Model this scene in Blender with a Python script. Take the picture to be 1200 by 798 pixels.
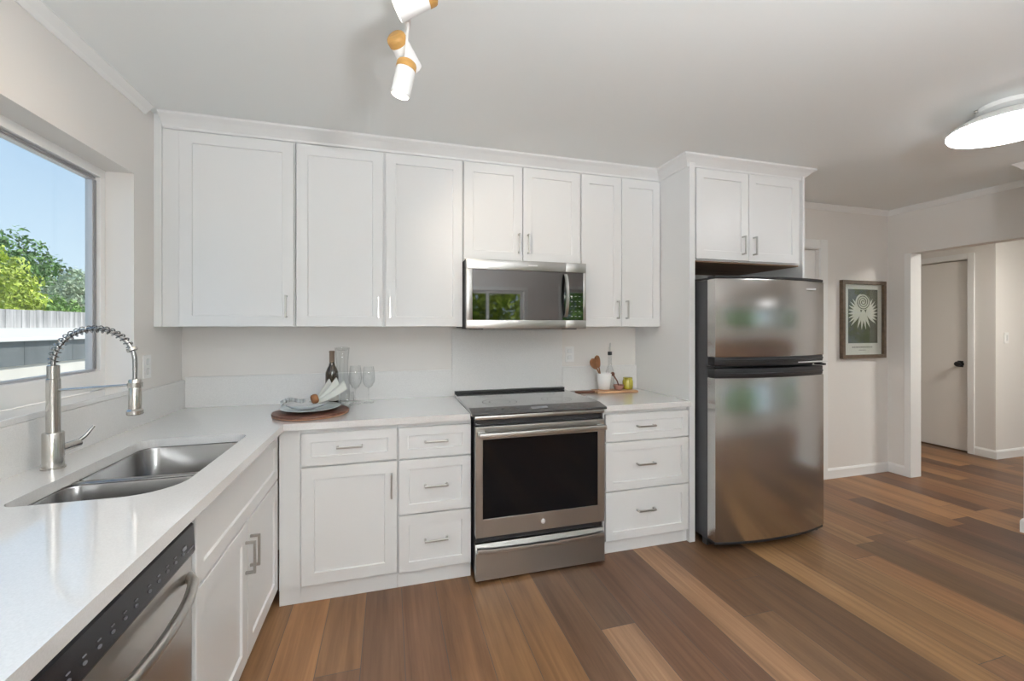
import bpy, bmesh, math, random
from mathutils import Vector, Matrix
random.seed(7)
PI = math.pi
for o in list(bpy.data.objects): bpy.data.objects.remove(o)
SC = bpy.context.scene
COL = SC.collection

# ------------------------------------------------------------------ camera, sky, sun, exposure
cam_d = bpy.data.cameras.new('camera'); cam = bpy.data.objects.new('camera', cam_d); COL.objects.link(cam)
cam_d.sensor_fit = 'HORIZONTAL'; cam_d.sensor_width = 36; cam_d.lens = 36*500/1200
cam_d.shift_y = -16/1200; cam_d.clip_start = .02
cam.location = (1.179, -2.959, 1.39); cam.rotation_euler = (PI/2, 0, -math.radians(16))
SC.camera = cam
SC.view_settings.view_transform = 'Standard'; SC.view_settings.look = 'None'
SC.view_settings.exposure = 0.90; SC.view_settings.gamma = 1; SC.view_settings.use_curve_mapping = False
try:
    SC.cycles.use_denoising = True; SC.cycles.max_bounces = 12; SC.cycles.diffuse_bounces = 6
    SC.cycles.glossy_bounces = 5; SC.cycles.transparent_max_bounces = 16; SC.cycles.sample_clamp_indirect = 6
except Exception: pass
LAMP = 7.0; REAR = 10.0; GLOBE = 31.0; TORCH = 275.0; HALL = 40.0       # glow of the ceiling lamp, then of the added unseen fill lights
SPOT = 10.0       # watts of each spotlight
w = bpy.data.worlds.new('sky'); SC.world = w; w.use_nodes = True
nt = w.node_tree; nt.nodes.clear()
wo = nt.nodes.new('ShaderNodeOutputWorld'); bg = nt.nodes.new('ShaderNodeBackground')
tc = nt.nodes.new('ShaderNodeTexCoord'); sx = nt.nodes.new('ShaderNodeSeparateXYZ'); cr = nt.nodes.new('ShaderNodeValToRGB')
nt.links.new(tc.outputs['Generated'], sx.inputs[0]); nt.links.new(sx.outputs[2], cr.inputs[0])
e = cr.color_ramp.elements
e[0].position = 0.0; e[0].color = (.45, .55, .62, 1); e[1].position = .75; e[1].color = (.14, .29, .54, 1)
m_ = e.new(.3); m_.color = (.27, .385, .525, 1)
nt.links.new(cr.outputs[0], bg.inputs[0]); bg.inputs[1].default_value = 1.0; nt.links.new(bg.outputs[0], wo.inputs[0])
sd = bpy.data.lights.new('sun', 'SUN'); sd.energy = 2.6; sd.angle = .01; sd.color = (1, .96, .88)
sun = bpy.data.objects.new('sun', sd); COL.objects.link(sun)
sun.rotation_euler = Vector((-.62, -.30, -1.0)).to_track_quat('-Z', 'Y').to_euler()

# ------------------------------------------------------------------ materials
def mat(name, col, rough=.5, metal=0, coat=0, bump=None, var=None, emis=None, spec=.5, aniso=0, trans=0):
    m = bpy.data.materials.new(name); m.use_nodes = True
    n = m.node_tree; b = n.nodes['Principled BSDF']
    b.inputs['Base Color'].default_value = (*col, 1); b.inputs['Roughness'].default_value = rough
    b.inputs['Metallic'].default_value = metal; b.inputs['Coat Weight'].default_value = coat
    b.inputs['Coat Roughness'].default_value = .04; b.inputs['Specular IOR Level'].default_value = spec
    if trans: b.inputs['Transmission Weight'].default_value = trans
    t = n.nodes.new('ShaderNodeTexCoord')
    if var:      # (scale vector, amount)
        mp = n.nodes.new('ShaderNodeMapping'); mp.inputs['Scale'].default_value = var[0]
        no = n.nodes.new('ShaderNodeTexNoise'); no.inputs['Scale'].default_value = 1; no.inputs['Detail'].default_value = 4
        rp = n.nodes.new('ShaderNodeValToRGB'); a = var[1]
        rp.color_ramp.elements[0].position = .3; rp.color_ramp.elements[1].position = .7
        rp.color_ramp.elements[0].color = (*[c*(1-a) for c in col], 1)
        rp.color_ramp.elements[1].color = (*[min(1, c*(1+a)) for c in col], 1)
        n.links.new(t.outputs['Object'], mp.inputs[0]); n.links.new(mp.outputs[0], no.inputs[0])
        n.links.new(no.outputs[0], rp.inputs[0]); n.links.new(rp.outputs[0], b.inputs['Base Color'])
    if bump:     # (scale vector, strength)
        mp = n.nodes.new('ShaderNodeMapping'); mp.inputs['Scale'].default_value = bump[0]
        no = n.nodes.new('ShaderNodeTexNoise'); no.inputs['Scale'].default_value = 1; no.inputs['Detail'].default_value = 3
        bp = n.nodes.new('ShaderNodeBump'); bp.inputs['Strength'].default_value = bump[1]; bp.inputs['Distance'].default_value = .002
        n.links.new(t.outputs['Object'], mp.inputs[0]); n.links.new(mp.outputs[0], no.inputs[0])
        n.links.new(no.outputs[0], bp.inputs['Height']); n.links.new(bp.outputs[0], b.inputs['Normal'])
    if emis:
        b.inputs['Emission Color'].default_value = (*emis[0], 1); b.inputs['Emission Strength'].default_value = emis[1]
    return m

def thin_glass(name, tint=(1, 1, 1), refl=1.0, ior=1.45, rough=0.0):
    m = bpy.data.materials.new(name); m.use_nodes = True; n = m.node_tree; n.nodes.clear()
    o = n.nodes.new('ShaderNodeOutputMaterial'); t = n.nodes.new('ShaderNodeBsdfTransparent'); g = n.nodes.new('ShaderNodeBsdfGlossy')
    f = n.nodes.new('ShaderNodeLayerWeight'); f.inputs['Blend'].default_value = .5; mx = n.nodes.new('ShaderNodeMixShader')
    pw = n.nodes.new('ShaderNodeMath'); pw.operation = 'POWER'; pw.inputs[1].default_value = 3.5
    mu = n.nodes.new('ShaderNodeMath'); mu.operation = 'MULTIPLY_ADD'; mu.inputs[1].default_value = .75*refl; mu.inputs[2].default_value = .035*refl; mu.use_clamp = True
    t.inputs[0].default_value = (*tint, 1); g.inputs['Roughness'].default_value = rough
    n.links.new(f.outputs['Facing'], pw.inputs[0]); n.links.new(pw.outputs[0], mu.inputs[0]); n.links.new(mu.outputs[0], mx.inputs[0])
    n.links.new(t.outputs[0], mx.inputs[1]); n.links.new(g.outputs[0], mx.inputs[2]); n.links.new(mx.outputs[0], o.inputs[0])
    return m

M = {}
M['wall'] = mat('wall_paint', (.80, .775, .745), .75, bump=((90, 90, 90), .05))
M['ceil'] = mat('ceiling_paint', (.86, .885, .88), .85, bump=((60, 60, 60), .06))
M['trim'] = mat('trim_paint', (.86, .86, .85), .35)
M['cab'] = mat('cabinet_paint', (.805, .81, .81), .33, bump=((25, 25, 3), .02))
M['doorp'] = mat('door_paint', (.82, .79, .75), .5)
M['quartz'] = mat('white_quartz', (.79, .785, .775), .12, coat=1.0, var=((260, 260, 260), .05))
M['quartzwall'] = mat('white_quartz_splash', (.79, .785, .775), .32, var=((260, 260, 260), .05))
M['steel'] = mat('brushed_steel', (.50, .49, .475), .33, 1, bump=((2, 2, 420), .10))
M['steelv'] = mat('brushed_steel_fridge', (.56, .55, .535), .19, 1, bump=((420, 420, 9), .10))
M['dwsteel'] = mat('dishwasher_steel', (.55, .53, .50), .30, 1, bump=((2, 300, 2), .08))
M['sink'] = mat('sink_steel', (.33, .325, .32), .25, 1, bump=((4, 260, 4), .08))
M['nickel'] = mat('brushed_nickel', (.50, .49, .47), .28, 1)
M['faucet'] = mat('faucet_nickel', (.56, .54, .51), .22, 1)
M['spring'] = mat('spring_steel', (.40, .40, .40), .25, 1)
M['blackgl'] = mat('black_glass', (.006, .006, .007), .04, coat=.6)
M['ovengl'] = mat('oven_glass', (.005, .005, .006), .05, spec=.22)
M['mwglass'] = mat('microwave_glass', (.20, .198, .20), .03, 1)
M['cooktop'] = mat('cooktop_glass', (.035, .035, .037), .07, coat=1.0, spec=.9)
M['black'] = mat('black_plastic', (.018, .018, .02), .38)
M['dark'] = mat('charcoal_case', (.055, .055, .06), .5, bump=((150, 150, 150), .1))
M['panelblk'] = mat('panel_black', (.018, .0175, .021), .25, spec=.35)
M['mark'] = mat('pale_marking', (.17, .17, .185), .4)
M['markhi'] = mat('bright_marking', (.72, .72, .72), .35)
M['gray'] = mat('grey_rubber', (.30, .30, .31), .6)
M['alum'] = mat('grey_aluminium', (.55, .55, .57), .4, .5)
M['oak'] = mat('lamp_wood', (.56, .31, .09), .45, var=((20, 20, 90), .15))
M['lampwhite'] = mat('lamp_white', (.88, .88, .87), .35)
M['plywood'] = mat('plywood', (.30, .19, .11), .6, var=((3, 25, 25), .25))
M['board'] = mat('walnut_board', (.15, .06, .035), .4, var=((8, 60, 60), .35))
M['boardlight'] = mat('board_pale_edge', (.50, .27, .16), .5)
M['acacia'] = mat('acacia_board', (.50, .29, .16), .45, var=((8, 50, 50), .3))
M['spoon'] = mat('spoon_wood', (.24, .10, .035), .5, var=((30, 30, 12), .3))
M['ceramic'] = mat('white_ceramic', (.85, .86, .86), .15, coat=.4)
M['plate'] = mat('pale_grey_glaze', (.70, .76, .78), .18, coat=.4)
M['linen'] = mat('linen', (.66, .67, .62), .9, bump=((400, 400, 400), .3))
M['linengrey'] = mat('striped_linen', (.42, .44, .44), .9, var=((160, 8, 8), .5))
M['wineglass'] = mat('wine_bottle_glass', (.035, .022, .010), .07, coat=.8)
M['foil'] = mat('bottle_foil', (.17, .12, .085), .4, .2)
M['clear'] = thin_glass('clear_glass', (.982, .985, .985), 1.3, 1.5)
M['pane'] = thin_glass('window_glass', (.97, .985, .98), .6, 1.3)
M['olive'] = mat('olive_oil_jar', (.42, .36, .04), .1, coat=.6, var=((90, 90, 3), .5))
M['clay'] = mat('clay_dish', (.40, .21, .18), .5)
M['frame'] = mat('picture_frame_wood', (.125, .085, .055), .45, var=((30, 30, 30), .25))
M['paper'] = mat('print_paper', (.66, .64, .60), .7)
M['ink'] = mat('dark_olive_ink', (.085, .080, .052), .7, var=((6, 6, 6), .3))
M['cream'] = mat('cream_ink', (.66, .64, .58), .7)
M['graphite'] = mat('caption_ink', (.30, .29, .27), .7)
M['fence'] = mat('weathered_boards', (.50, .47, .45), .85, var=((1, 14, 1.2), .35))
M['stucco'] = mat('white_stucco', (.88, .87, .85), .8)
M['darkboards'] = mat('dark_grey_boards', (.17, .185, .19), .7, var=((1, 9, 1), .15))
M['paleledge'] = mat('pale_ledge_boards', (.80, .75, .68), .8, var=((1, 3, 1), .06))
M['ground'] = mat('garden_ground', (.42, .38, .30), .9, var=((1.5, 1.5, 1.5), .3))
M['bark'] = mat('bark', (.13, .09, .06), .9, var=((12, 12, 3), .3))
def leafm(name, c): return mat(name, c, .6, var=((3, 3, 3), .45))
M['leafdark'] = leafm('deep_green_leaves', (.12, .25, .045)); M['leafyel'] = leafm('yellow_green_leaves', (.50, .58, .07))
M['leafpale'] = leafm('pale_olive_leaves', (.42, .48, .30)); M['leafmid'] = leafm('mid_green_leaves', (.24, .40, .07))
def glow(name, col, s):
    return mat(name, (.9, .9, .9), .4, emis=(col, s))
M['opal'] = glow('opal_glow', (.97, .98, 1.0), LAMP)
M['fillrear'] = glow('fill_glow_rear', (.97, .985, 1.0), REAR)
M['fillglobe'] = glow('fill_glow_globe', (.93, .97, 1.0), GLOBE)
M['filltorch'] = glow('fill_glow_torch', (.93, .97, 1.0), TORCH)
M['fillhall'] = glow('fill_glow_hall', (1, .96, .88), HALL)
M['spotglow'] = glow('spot_glow', (1, .93, .82), 2.5)

def floor_mat():
    m = bpy.data.materials.new('floor_planks'); m.use_nodes = True; n = m.node_tree; b = n.nodes['Principled BSDF']
    a = n.nodes.new('ShaderNodeAttribute'); a.attribute_name = 'plank'
    t = n.nodes.new('ShaderNodeTexCoord'); mp = n.nodes.new('ShaderNodeMapping'); mp.inputs['Scale'].default_value = (38, 1.6, 1)
    av = n.nodes.new('ShaderNodeVectorMath'); av.operation = 'ADD'
    n.links.new(t.outputs['Object'], mp.inputs[0])
    mm = n.nodes.new('ShaderNodeVectorMath'); mm.operation = 'MULTIPLY'; mm.inputs[1].default_value = (90, 90, 90)
    n.links.new(a.outputs['Color'], mm.inputs[0]); n.links.new(mp.outputs[0], av.inputs[0]); n.links.new(mm.outputs[0], av.inputs[1])
    no = n.nodes.new('ShaderNodeTexNoise'); no.inputs['Scale'].default_value = 1; no.inputs['Detail'].default_value = 6; no.inputs['Roughness'].default_value = .62
    no.inputs['Distortion'].default_value = .6
    n.links.new(av.outputs[0], no.inputs[0])
    rp = n.nodes.new('ShaderNodeValToRGB'); rp.color_ramp.elements[0].position = .28; rp.color_ramp.elements[1].position = .72
    rp.color_ramp.elements[0].color = (.70, .68, .66, 1); rp.color_ramp.elements[1].color = (1.22, 1.23, 1.24, 1)
    n.links.new(no.outputs[0], rp.inputs[0])
    # wide figure, slower
    mp2 = n.nodes.new('ShaderNodeMapping'); mp2.inputs['Scale'].default_value = (9, .7, 1); n.links.new(av.outputs[0], mp2.inputs[0])
    mp2.inputs['Scale'].default_value = (.22, .45, 1)
    no2 = n.nodes.new('ShaderNodeTexNoise'); no2.inputs['Scale'].default_value = 1; no2.inputs['Detail'].default_value = 2
    n.links.new(mp2.outputs[0], no2.inputs[0])
    rp2 = n.nodes.new('ShaderNodeValToRGB'); rp2.color_ramp.elements[0].position = .3; rp2.color_ramp.elements[1].position = .7
    rp2.color_ramp.elements[0].color = (.72, .68, .65, 1); rp2.color_ramp.elements[1].color = (1.12, 1.1, 1.06, 1)
    n.links.new(no2.outputs[0], rp2.inputs[0])
    m1 = n.nodes.new('ShaderNodeMix'); m1.data_type = 'RGBA'; m1.blend_type = 'MULTIPLY'; m1.inputs[0].default_value = 1
    m2 = n.nodes.new('ShaderNodeMix'); m2.data_type = 'RGBA'; m2.blend_type = 'MULTIPLY'; m2.inputs[0].default_value = 1
    n.links.new(a.outputs['Color'], m1.inputs[6]); n.links.new(rp.outputs[0], m1.inputs[7])
    n.links.new(m1.outputs[2], m2.inputs[6]); n.links.new(rp2.outputs[0], m2.inputs[7]); n.links.new(m2.outputs[2], b.inputs['Base Color'])
    b.inputs['Roughness'].default_value = .36; b.inputs['Specular IOR Level'].default_value = .38
    bp = n.nodes.new('ShaderNodeBump'); bp.inputs['Strength'].default_value = .08; bp.inputs['Distance'].default_value = .002
    n.links.new(no.outputs[0], bp.inputs['Height']); n.links.new(bp.outputs[0], b.inputs['Normal'])
    return m
M['floor'] = floor_mat()

# ------------------------------------------------------------------ mesh helpers
def NB(): return bmesh.new()
def box(bm, x0, x1, y0, y1, z0, z1, bev=0, seg=2):
    r = bmesh.ops.create_cube(bm, size=1)
    vs = r['verts']
    cx, cy, cz = (x0+x1)/2, (y0+y1)/2, (z0+z1)/2
    for v in vs: v.co = Vector((cx+v.co.x*(x1-x0), cy+v.co.y*(y1-y0), cz+v.co.z*(z1-z0)))
    if bev:
        es = list({e for v in vs for e in v.link_edges})
        bmesh.ops.bevel(bm, geom=es, offset=bev, segments=seg, affect='EDGES', profile=.5)
    return bm
def loft(bm, loops, cap0=True, cap1=True, closed=True):
    rings = [[bm.verts.new(p) for p in L] for L in loops]
    n = len(rings[0])
    for a, b in zip(rings, rings[1:]):
        for i in range(n if closed else n-1):
            j = (i+1) % n
            bm.faces.new((a[i], a[j], b[j], b[i]))
    if cap0: bm.faces.new(list(reversed(rings[0])))
    if cap1: bm.faces.new(rings[-1])
    return rings
def lathe(bm, prof, c=(0, 0, 0), n=28, axis='Z', cap0=True, cap1=True):
    loops = []
    for r, h in prof:
        L = []
        for i in range(n):
            a = 2*PI*i/n
            L.append((c[0]+r*math.cos(a), c[1]+r*math.sin(a), c[2]+h))
        loops.append(L)
    loft(bm, loops, cap0 and prof[0][0] > 1e-6, cap1 and prof[-1][0] > 1e-6)
    return bm
def orient(bm, verts, origin, direction):
    q = Vector(direction).normalized().to_track_quat('Z', 'Y'); o = Vector(origin)
    for v in verts: v.co = o + q @ v.co
def lathe_dir(bm, prof, origin, direction, n=24, cap0=True, cap1=True):
    before = set(bm.verts); lathe(bm, prof, n=n, cap0=cap0, cap1=cap1)
    orient(bm, [v for v in bm.verts if v not in before], origin, direction)
def tube(bm, pts, r, n=10, closed=False, caps=True):
    P = [Vector(p) for p in pts]; loops = []
    up = None
    for i, p in enumerate(P):
        a = P[max(i-1, 0)]; b = P[min(i+1, len(P)-1)]; t = (b-a).normalized()
        if up is None:
            up = t.orthogonal().normalized()
        else:
            up = (up - t*up.dot(t)).normalized()
        s = t.cross(up); rr = r[i] if isinstance(r, (list, tuple)) else r
        loops.append([tuple(p + rr*(math.cos(2*PI*k/n)*up + math.sin(2*PI*k/n)*s)) for k in range(n)])
    loft(bm, loops, caps, caps)
    return bm
def rrect(x0, x1, y0, y1, rad, n=6):
    if not isinstance(rad, (list, tuple)): rad = [rad]*4     # order: (x1,y1) (x0,y1) (x0,y0) (x1,y0)
    out = []
    for k, (cx, cy, sx_, sy_) in enumerate(((x1, y1, -1, -1), (x0, y1, 1, -1), (x0, y0, 1, 1), (x1, y0, -1, 1))):
        r = max(rad[k], 1e-4); ox, oy = cx+sx_*r, cy+sy_*r
        for i in range(n+1):
            a = k*PI/2 + (PI/2)*i/n
            out.append((ox+r*math.cos(a), oy+r*math.sin(a)))
    return out
def obj(name, bm, material, parent=None, smooth=False, kind=None, label=None):
    bmesh.ops.recalc_face_normals(bm, faces=bm.faces[:])
    me = bpy.data.meshes.new(name); bm.to_mesh(me); bm.free()
    me.materials.append(material)
    if smooth:
        for p in me.polygons: p.use_smooth = True
        try: me.set_sharp_from_angle(angle=math.radians(smooth if smooth > 1 else 40))
        except Exception: pass
    o = bpy.data.objects.new(name, me); COL.objects.link(o)
    if parent is not None: o.parent = parent
    if kind: o['kind'] = kind
    if label: o['label'] = label
    return o
def thing(name, label, cat, loc=(0, 0, 0), rz=0, group=None):
    o = bpy.data.objects.new(name, None); COL.objects.link(o); o.empty_display_size = .05
    o.location = loc; o.rotation_euler = (0, 0, rz); o['label'] = label; o['category'] = cat
    if group: o['group'] = group
    return o
def tag(o, label, cat, group=None):
    o['label'] = label; o['category'] = cat
    if group: o['group'] = group
    return o
def struct(name, bm, m, parent=None, smooth=False):
    return obj(name, bm, m, parent, smooth=smooth, kind='structure' if parent is None else None)
def sroot(name):
    o = bpy.data.objects.new(name, None); COL.objects.link(o); o['kind'] = 'structure'; return o
def copy_tree(o, parent=None):
    c = o.copy(); COL.objects.link(c); c.parent = parent
    for ch in [x for x in bpy.data.objects if x.parent == o]: copy_tree(ch, c)
    return c
def sweep_profile(bm, path, prof, side=1):
    """path: xy polyline; prof: (offset outward, z); outward = right of travel"""
    P = [Vector(p) for p in path]; loops = []
    for i, p in enumerate(P):
        ns = []
        if i > 0: d = (P[i]-P[i-1]).normalized(); ns.append(Vector((d.y, -d.x)))
        if i < len(P)-1: d = (P[i+1]-P[i]).normalized(); ns.append(Vector((d.y, -d.x)))
        if len(ns) == 2:
            nn = (ns[0]+ns[1]).normalized(); k = 1/max(.2, nn.dot(ns[0]))
        else: nn = ns[0]; k = 1
        loops.append([(p.x+nn.x*k*o*side, p.y+nn.y*k*o*side, z) for o, z in prof])
    loft(bm, loops)
    return bm

# ------------------------------------------------------------------ the room
H = 2.5
bm = NB(); cl = bm.loops.layers.float_color.new('plank')
base = [(0.198, 0.092, 0.041), (0.160, 0.078, 0.041), (0.243, 0.120, 0.053), (0.134, 0.068, 0.039), (0.294, 0.151, 0.067), (0.218, 0.109, 0.051), (0.173, 0.092, 0.049), (0.262, 0.142, 0.069)]
PW = .1745
def plank(x0, x1, y0, y1, c):
    vs = [bm.verts.new(p) for p in ((x0, y0, 0), (x1, y0, 0), (x1, y1, 0), (x0, y1, 0))]
    f = bm.faces.new(vs)
    for l in f.loops: l[cl] = (*c, 1)
X0 = 1.065 - 7*PW
# planks read off the photo: column -> list of (far end, near end, colour)
special = {
    6: [(0, -1.12, (0.226, 0.120, 0.059)), (-1.12, -2.4, (0.166, 0.088, 0.049))],
    7: [(0, -2.0, (0.155, 0.083, 0.047))],
    8: [(0, -1.6, (0.166, 0.086, 0.048))],
    9: [(0, -1.9, (0.205, 0.105, 0.051))],
    10: [(0, -1.7, (0.240, 0.130, 0.062))],
    11: [(0, -2.1, (0.230, 0.123, 0.059))],
    12: [(0, -1.5, (0.155, 0.088, 0.053))],
    13: [(0, -1.19, (0.151, 0.090, 0.058)), (-1.19, -2.3, (0.340, 0.203, 0.121))],
    14: [(0, -2.0, (0.166, 0.088, 0.051))],
    15: [(0, -1.7, (0.145, 0.077, 0.047))],
    16: [(0, -2.2, (0.340, 0.198, 0.113))],
    17: [(0, -1.3, (0.155, 0.085, 0.047)), (-1.3, -2.6, (0.176, 0.103, 0.059))],
    18: [(0, -1.05, (0.166, 0.090, 0.047)), (-1.05, -2.4, (0.155, 0.088, 0.049))],
    19: [(0, -2.0, (0.151, 0.085, 0.047))],
    20: [(0, -2.2, (0.300, 0.171, 0.079))],
    21: [(0, -1.8, (0.240, 0.132, 0.061))],
    22: [(0, -2.1, (0.270, 0.152, 0.069))],
    24: [(0, -.95, (0.280, 0.157, 0.072)), (-.95, -2.3, (0.151, 0.084, 0.042))],
    26: [(0, -1.0, (0.201, 0.106, 0.049)), (-1.0, -2.2, (0.261, 0.143, 0.065))],
}
ncol = int((9.2-X0)/PW)+1
for k in range(ncol):
    xa = X0+k*PW; xb = xa+PW
    if xb < .02: continue
    g = .0011
    y = 2.1
    sp = special.get(k)
    if sp:
        y = .3+random.random()
        yy = 2.1
        while yy > .001:
            yn = max(0, yy-1.1); c = random.choice(base); plank(xa+g, xb-g, yn+g, yy-g, c); yy = yn
        for (ya, yb, c) in sp: plank(xa+g, xb-g, yb+g, ya-g, c)
        y = sp[-1][1]
    else:
        y = 2.1; first = True
    while y > -6.1:
        L = (random.uniform(.4, 1.3) if (not sp and y == 2.1) else 1.22+random.uniform(-.15, .25))
        yn = max(-6.1, y-L); c = random.choice(base)
        f_ = random.uniform(.85, 1.15); c = tuple(v*f_ for v in c)
        plank(xa+g, xb-g, yn+g, y-g, c); y = yn
floor = struct('floor', bm, M['floor'])
bm = NB(); box(bm, -.16, 9.3, -6.2, 2.2, -.08, -.0008)
struct('floor_substrate', bm, M['dark'])

bm = NB(); box(bm, -.5, 9.3, -6.5, 2.3, H, H+.15); struct('ceiling', bm, M['ceil'])
# left wall with the window recess
WY0, WY1, WZ0, WZ1 = -1.86, -.492, 1.095, 2.125
bm = NB()
box(bm, -.17, 0, WY1, .12, 0, H); box(bm, -.17, 0, -6.2, WY0, 0, H)
box(bm, -.17, 0, WY0, WY1, 0, WZ0-.02); box(bm, -.17, 0, WY0, WY1, WZ1, H)
struct('wall_left', bm, M['wall'])
# back wall with the door behind the fridge
bm = NB()
box(bm, 0, 4.05, 0, .12, 0, H); box(bm, 4.93, 5.92, 0, .12, 0, H); box(bm, 4.05, 4.93, 0, .12, 2.095, H)
struct('wall_back', bm, M['wall'])
# right wall: stub, header, mass at the right of the opening
bm = NB(); box(bm, 5.8, 5.92, -.19, 0, 0, H); box(bm, 5.8, 5.92, -1.14, -.19, 2.07, H)
struct('wall_right', bm, M['wall'])
bm = NB(); box(bm, 5.30, 5.92, -1.85, -1.14, 0, H); struct('wall_divider', bm, M['wall'])
bm = NB(); box(bm, 3.95, 5.05, .13, .17, 0, H); struct('light_block_behind_door', bm, M['wall'])  # hidden slab added to stop light leaking in around the door
bm = NB(); box(bm, 7.43, 7.47, .075, 1.15, 0, H); struct('light_block_behind_hall_door', bm, M['wall'])  # added unseen backing, keeps outdoor light out of the hall door gap
# hall
bm = NB(); box(bm, 7.3, 7.42, -.05, .17, 0, H); box(bm, 7.3, 7.42, 1.0, 2.1, 0, H); box(bm, 7.3, 7.42, .17, 1.0, 2.135, H)
struct('wall_hall_door_side', bm, M['wall'])
bm = NB(); box(bm, 7.42, 9.12, -.05, .07, 0, H); struct('wall_hall_far', bm, M['wall'])
bm = NB(); box(bm, 5.8, 7.42, 2.1, 2.22, 0, H); struct('wall_hall_end', bm, M['wall'])
bm = NB(); box(bm, 5.8, 5.92, .12, 2.1, 0, H); struct('wall_hall_left', bm, M['wall'])
bm = NB(); box(bm, 9.0, 9.12, -6.2, -5.7, 0, H); box(bm, 9.0, 9.12, -1.7, -.05, 0, H); box(bm, 9.0, 9.12, -5.7, -1.7, 0, .85); box(bm, 9.0, 9.12, -5.7, -1.7, 2.15, H)
struct('wall_far_right', bm, M['wall'])
r = sroot('window_4'); bm = NB(); t = .05
box(bm, 9.03, 9.09, -5.7, -1.7, .85, .90); box(bm, 9.03, 9.09, -5.7, -1.7, 2.10, 2.15)
for c in (-5.675, -4.35, -3.05, -1.725): box(bm, 9.03, 9.09, c-.025, c+.025, .90, 2.10)
obj('window_frame', bm, M['trim'], r)
bm = NB(); box(bm, 9.057, 9.063, -5.69, -1.71, .86, 2.14); obj('window_pane', bm, M['pane'], r)
bm = NB(); box(bm, 8.975, 8.9985, -5.77, -1.63, 2.15, 2.22); box(bm, 8.96, 8.9985, -5.77, -1.63, .81, .845); box(bm, 8.98, 8.9985, -5.77, -5.7, .85, 2.15); box(bm, 8.98, 8.9985, -1.7, -1.63, .85, 2.15); obj('window_casing', bm, M['trim'], r)
# near wall (behind the camera) with two windows to the garden
wins = [(2.3, 3.75, .85, 2.1), (4.55, 8.4, .85, 2.15)]
bm = NB()
xs = 0
for (a, b, z0, z1) in wins:
    box(bm, xs, a, -6.2, -6.0, 0, H); box(bm, a, b, -6.2, -6.0, 0, z0); box(bm, a, b, -6.2, -6.0, z1, H); xs = b
box(bm, xs, 9.12, -6.2, -6.0, 0, H)
struct('wall_near', bm, M['wall'])
for i, (a, b, z0, z1) in enumerate(wins):
    r = sroot('window_%d' % (i+2)); n_ = 2 if i == 0 else 3
    bm = NB(); t = .05
    box(bm, a, b, -6.14, -6.08, z0, z0+t); box(bm, a, b, -6.14, -6.08, z1-t, z1)
    for k in range(n_+1):
        c = a+(b-a)*k/n_; c = min(max(c, a+t/2), b-t/2); box(bm, c-t/2, c+t/2, -6.14, -6.08, z0+t, z1-t)
    obj('window_frame', bm, M['trim'], r)
    bm = NB(); box(bm, a+.01, b-.01, -6.113, -6.107, z0+.01, z1-.01); obj('window_pane', bm, M['pane'], r)
    bm = NB(); box(bm, a-.07, b+.07, -5.998, -5.98, z1, z1+.07); box(bm, a-.07, b+.07, -5.998, -5.96, z0-.03, z0)
    box(bm, a-.07, a, -5.998, -5.98, z0, z1); box(bm, b, b+.07, -5.998, -5.98, z0, z1); obj('window_casing', bm, M['trim'], r)

# window over the sink
r = sroot('window_1')
bm = NB(); fx0, fx1 = -.168, -.112
box(bm, fx0, fx1, WY0, WY1, 1.10, 1.186, .002)      # tall bottom rail
box(bm, fx0, fx1, WY0, WY1, 2.085, WZ1, .002)
box(bm, fx0, fx1, WY1-.035, WY1, 1.186, 2.085, .002); box(bm, fx0, fx1, WY0, WY0+.035, 1.186, 2.085, .002)
obj('window_frame', bm, M['trim'], r)
bm = NB(); a0, a1 = WY0+.036, WY1-.036
box(bm, -.158, -.13, a0, a1, 1.187, 1.196, .001); box(bm, -.158, -.13, a0, a1, 2.066, 2.084, .001)
box(bm, -.158, -.13, a1-.022, a1, 1.196, 2.066, .001); box(bm, -.158, -.13, a0, a0+.022, 1.196, 2.066, .001)
box(bm, -.158, -.13, -1.37, -1.33, 1.196, 2.066, .001)
obj('window_sash', bm, M['alum'], r, label='grey metal sash')
bm = NB(); box(bm, -.1295, -.125, a1-.012, a1-.004, 1.196, 2.066); box(bm, -.1295, -.125, a0+.022, a1-.014, 2.072, 2.078); obj('gasket', bm, M['gray'], r)
bm = NB(); box(bm, -.147, -.143, a0+.021, a1-.021, 1.195, 2.067); obj('window_pane', bm, M['pane'], r)
bm = NB(); box(bm, -.112, .021, WY0+.001, WY1-.001, 1.077, 1.098, .002); obj('window_sill', bm, M['quartz'], r, label='white quartz sill')

# doors
r = sroot('door_1')
bm = NB(); box(bm, 4.06, 4.925, .03, .07, .012, 2.088, .002); obj('door_panel', bm, M['trim'], r)
bm = NB(); box(bm, 4.93, 5.018, -.016, -.0005, 0, 2.18, .003); box(bm, 3.97, 4.05, -.016, -.0005, 0, 2.18, .003); box(bm, 4.05, 4.93, -.016, -.0005, 2.10, 2.18, .003)
obj('door_casing', bm, M['trim'], r)
r = sroot('door_2')
bm = NB(); box(bm, 7.325, 7.365, .176, .995, .012, 2.127, .002); obj('door_panel', bm, M['doorp'], r)
bm = NB(); box(bm, 7.285, 7.2995, .115, .172, 0, 2.20, .003); box(bm, 7.285, 7.2995, 1.0, 1.06, 0, 2.20, .003); box(bm, 7.285, 7.2995, .172, 1.0, 2.14, 2.20, .003)
obj('door_casing', bm, M['trim'], r)
bm = NB(); lathe_dir(bm, [(.032, 0), (.032, .008), (.012, .012), (.012, .03), (.026, .038), (.030, .052), (.024, .066), (.008, .07)], (7.325, .25, .975), (-1, 0, 0))
box(bm, 7.322, 7.3255, .225, .275, .94, 1.01, .001)
obj('door_knob', bm, M['black'], r, smooth=40, label='matte black knob')

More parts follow.
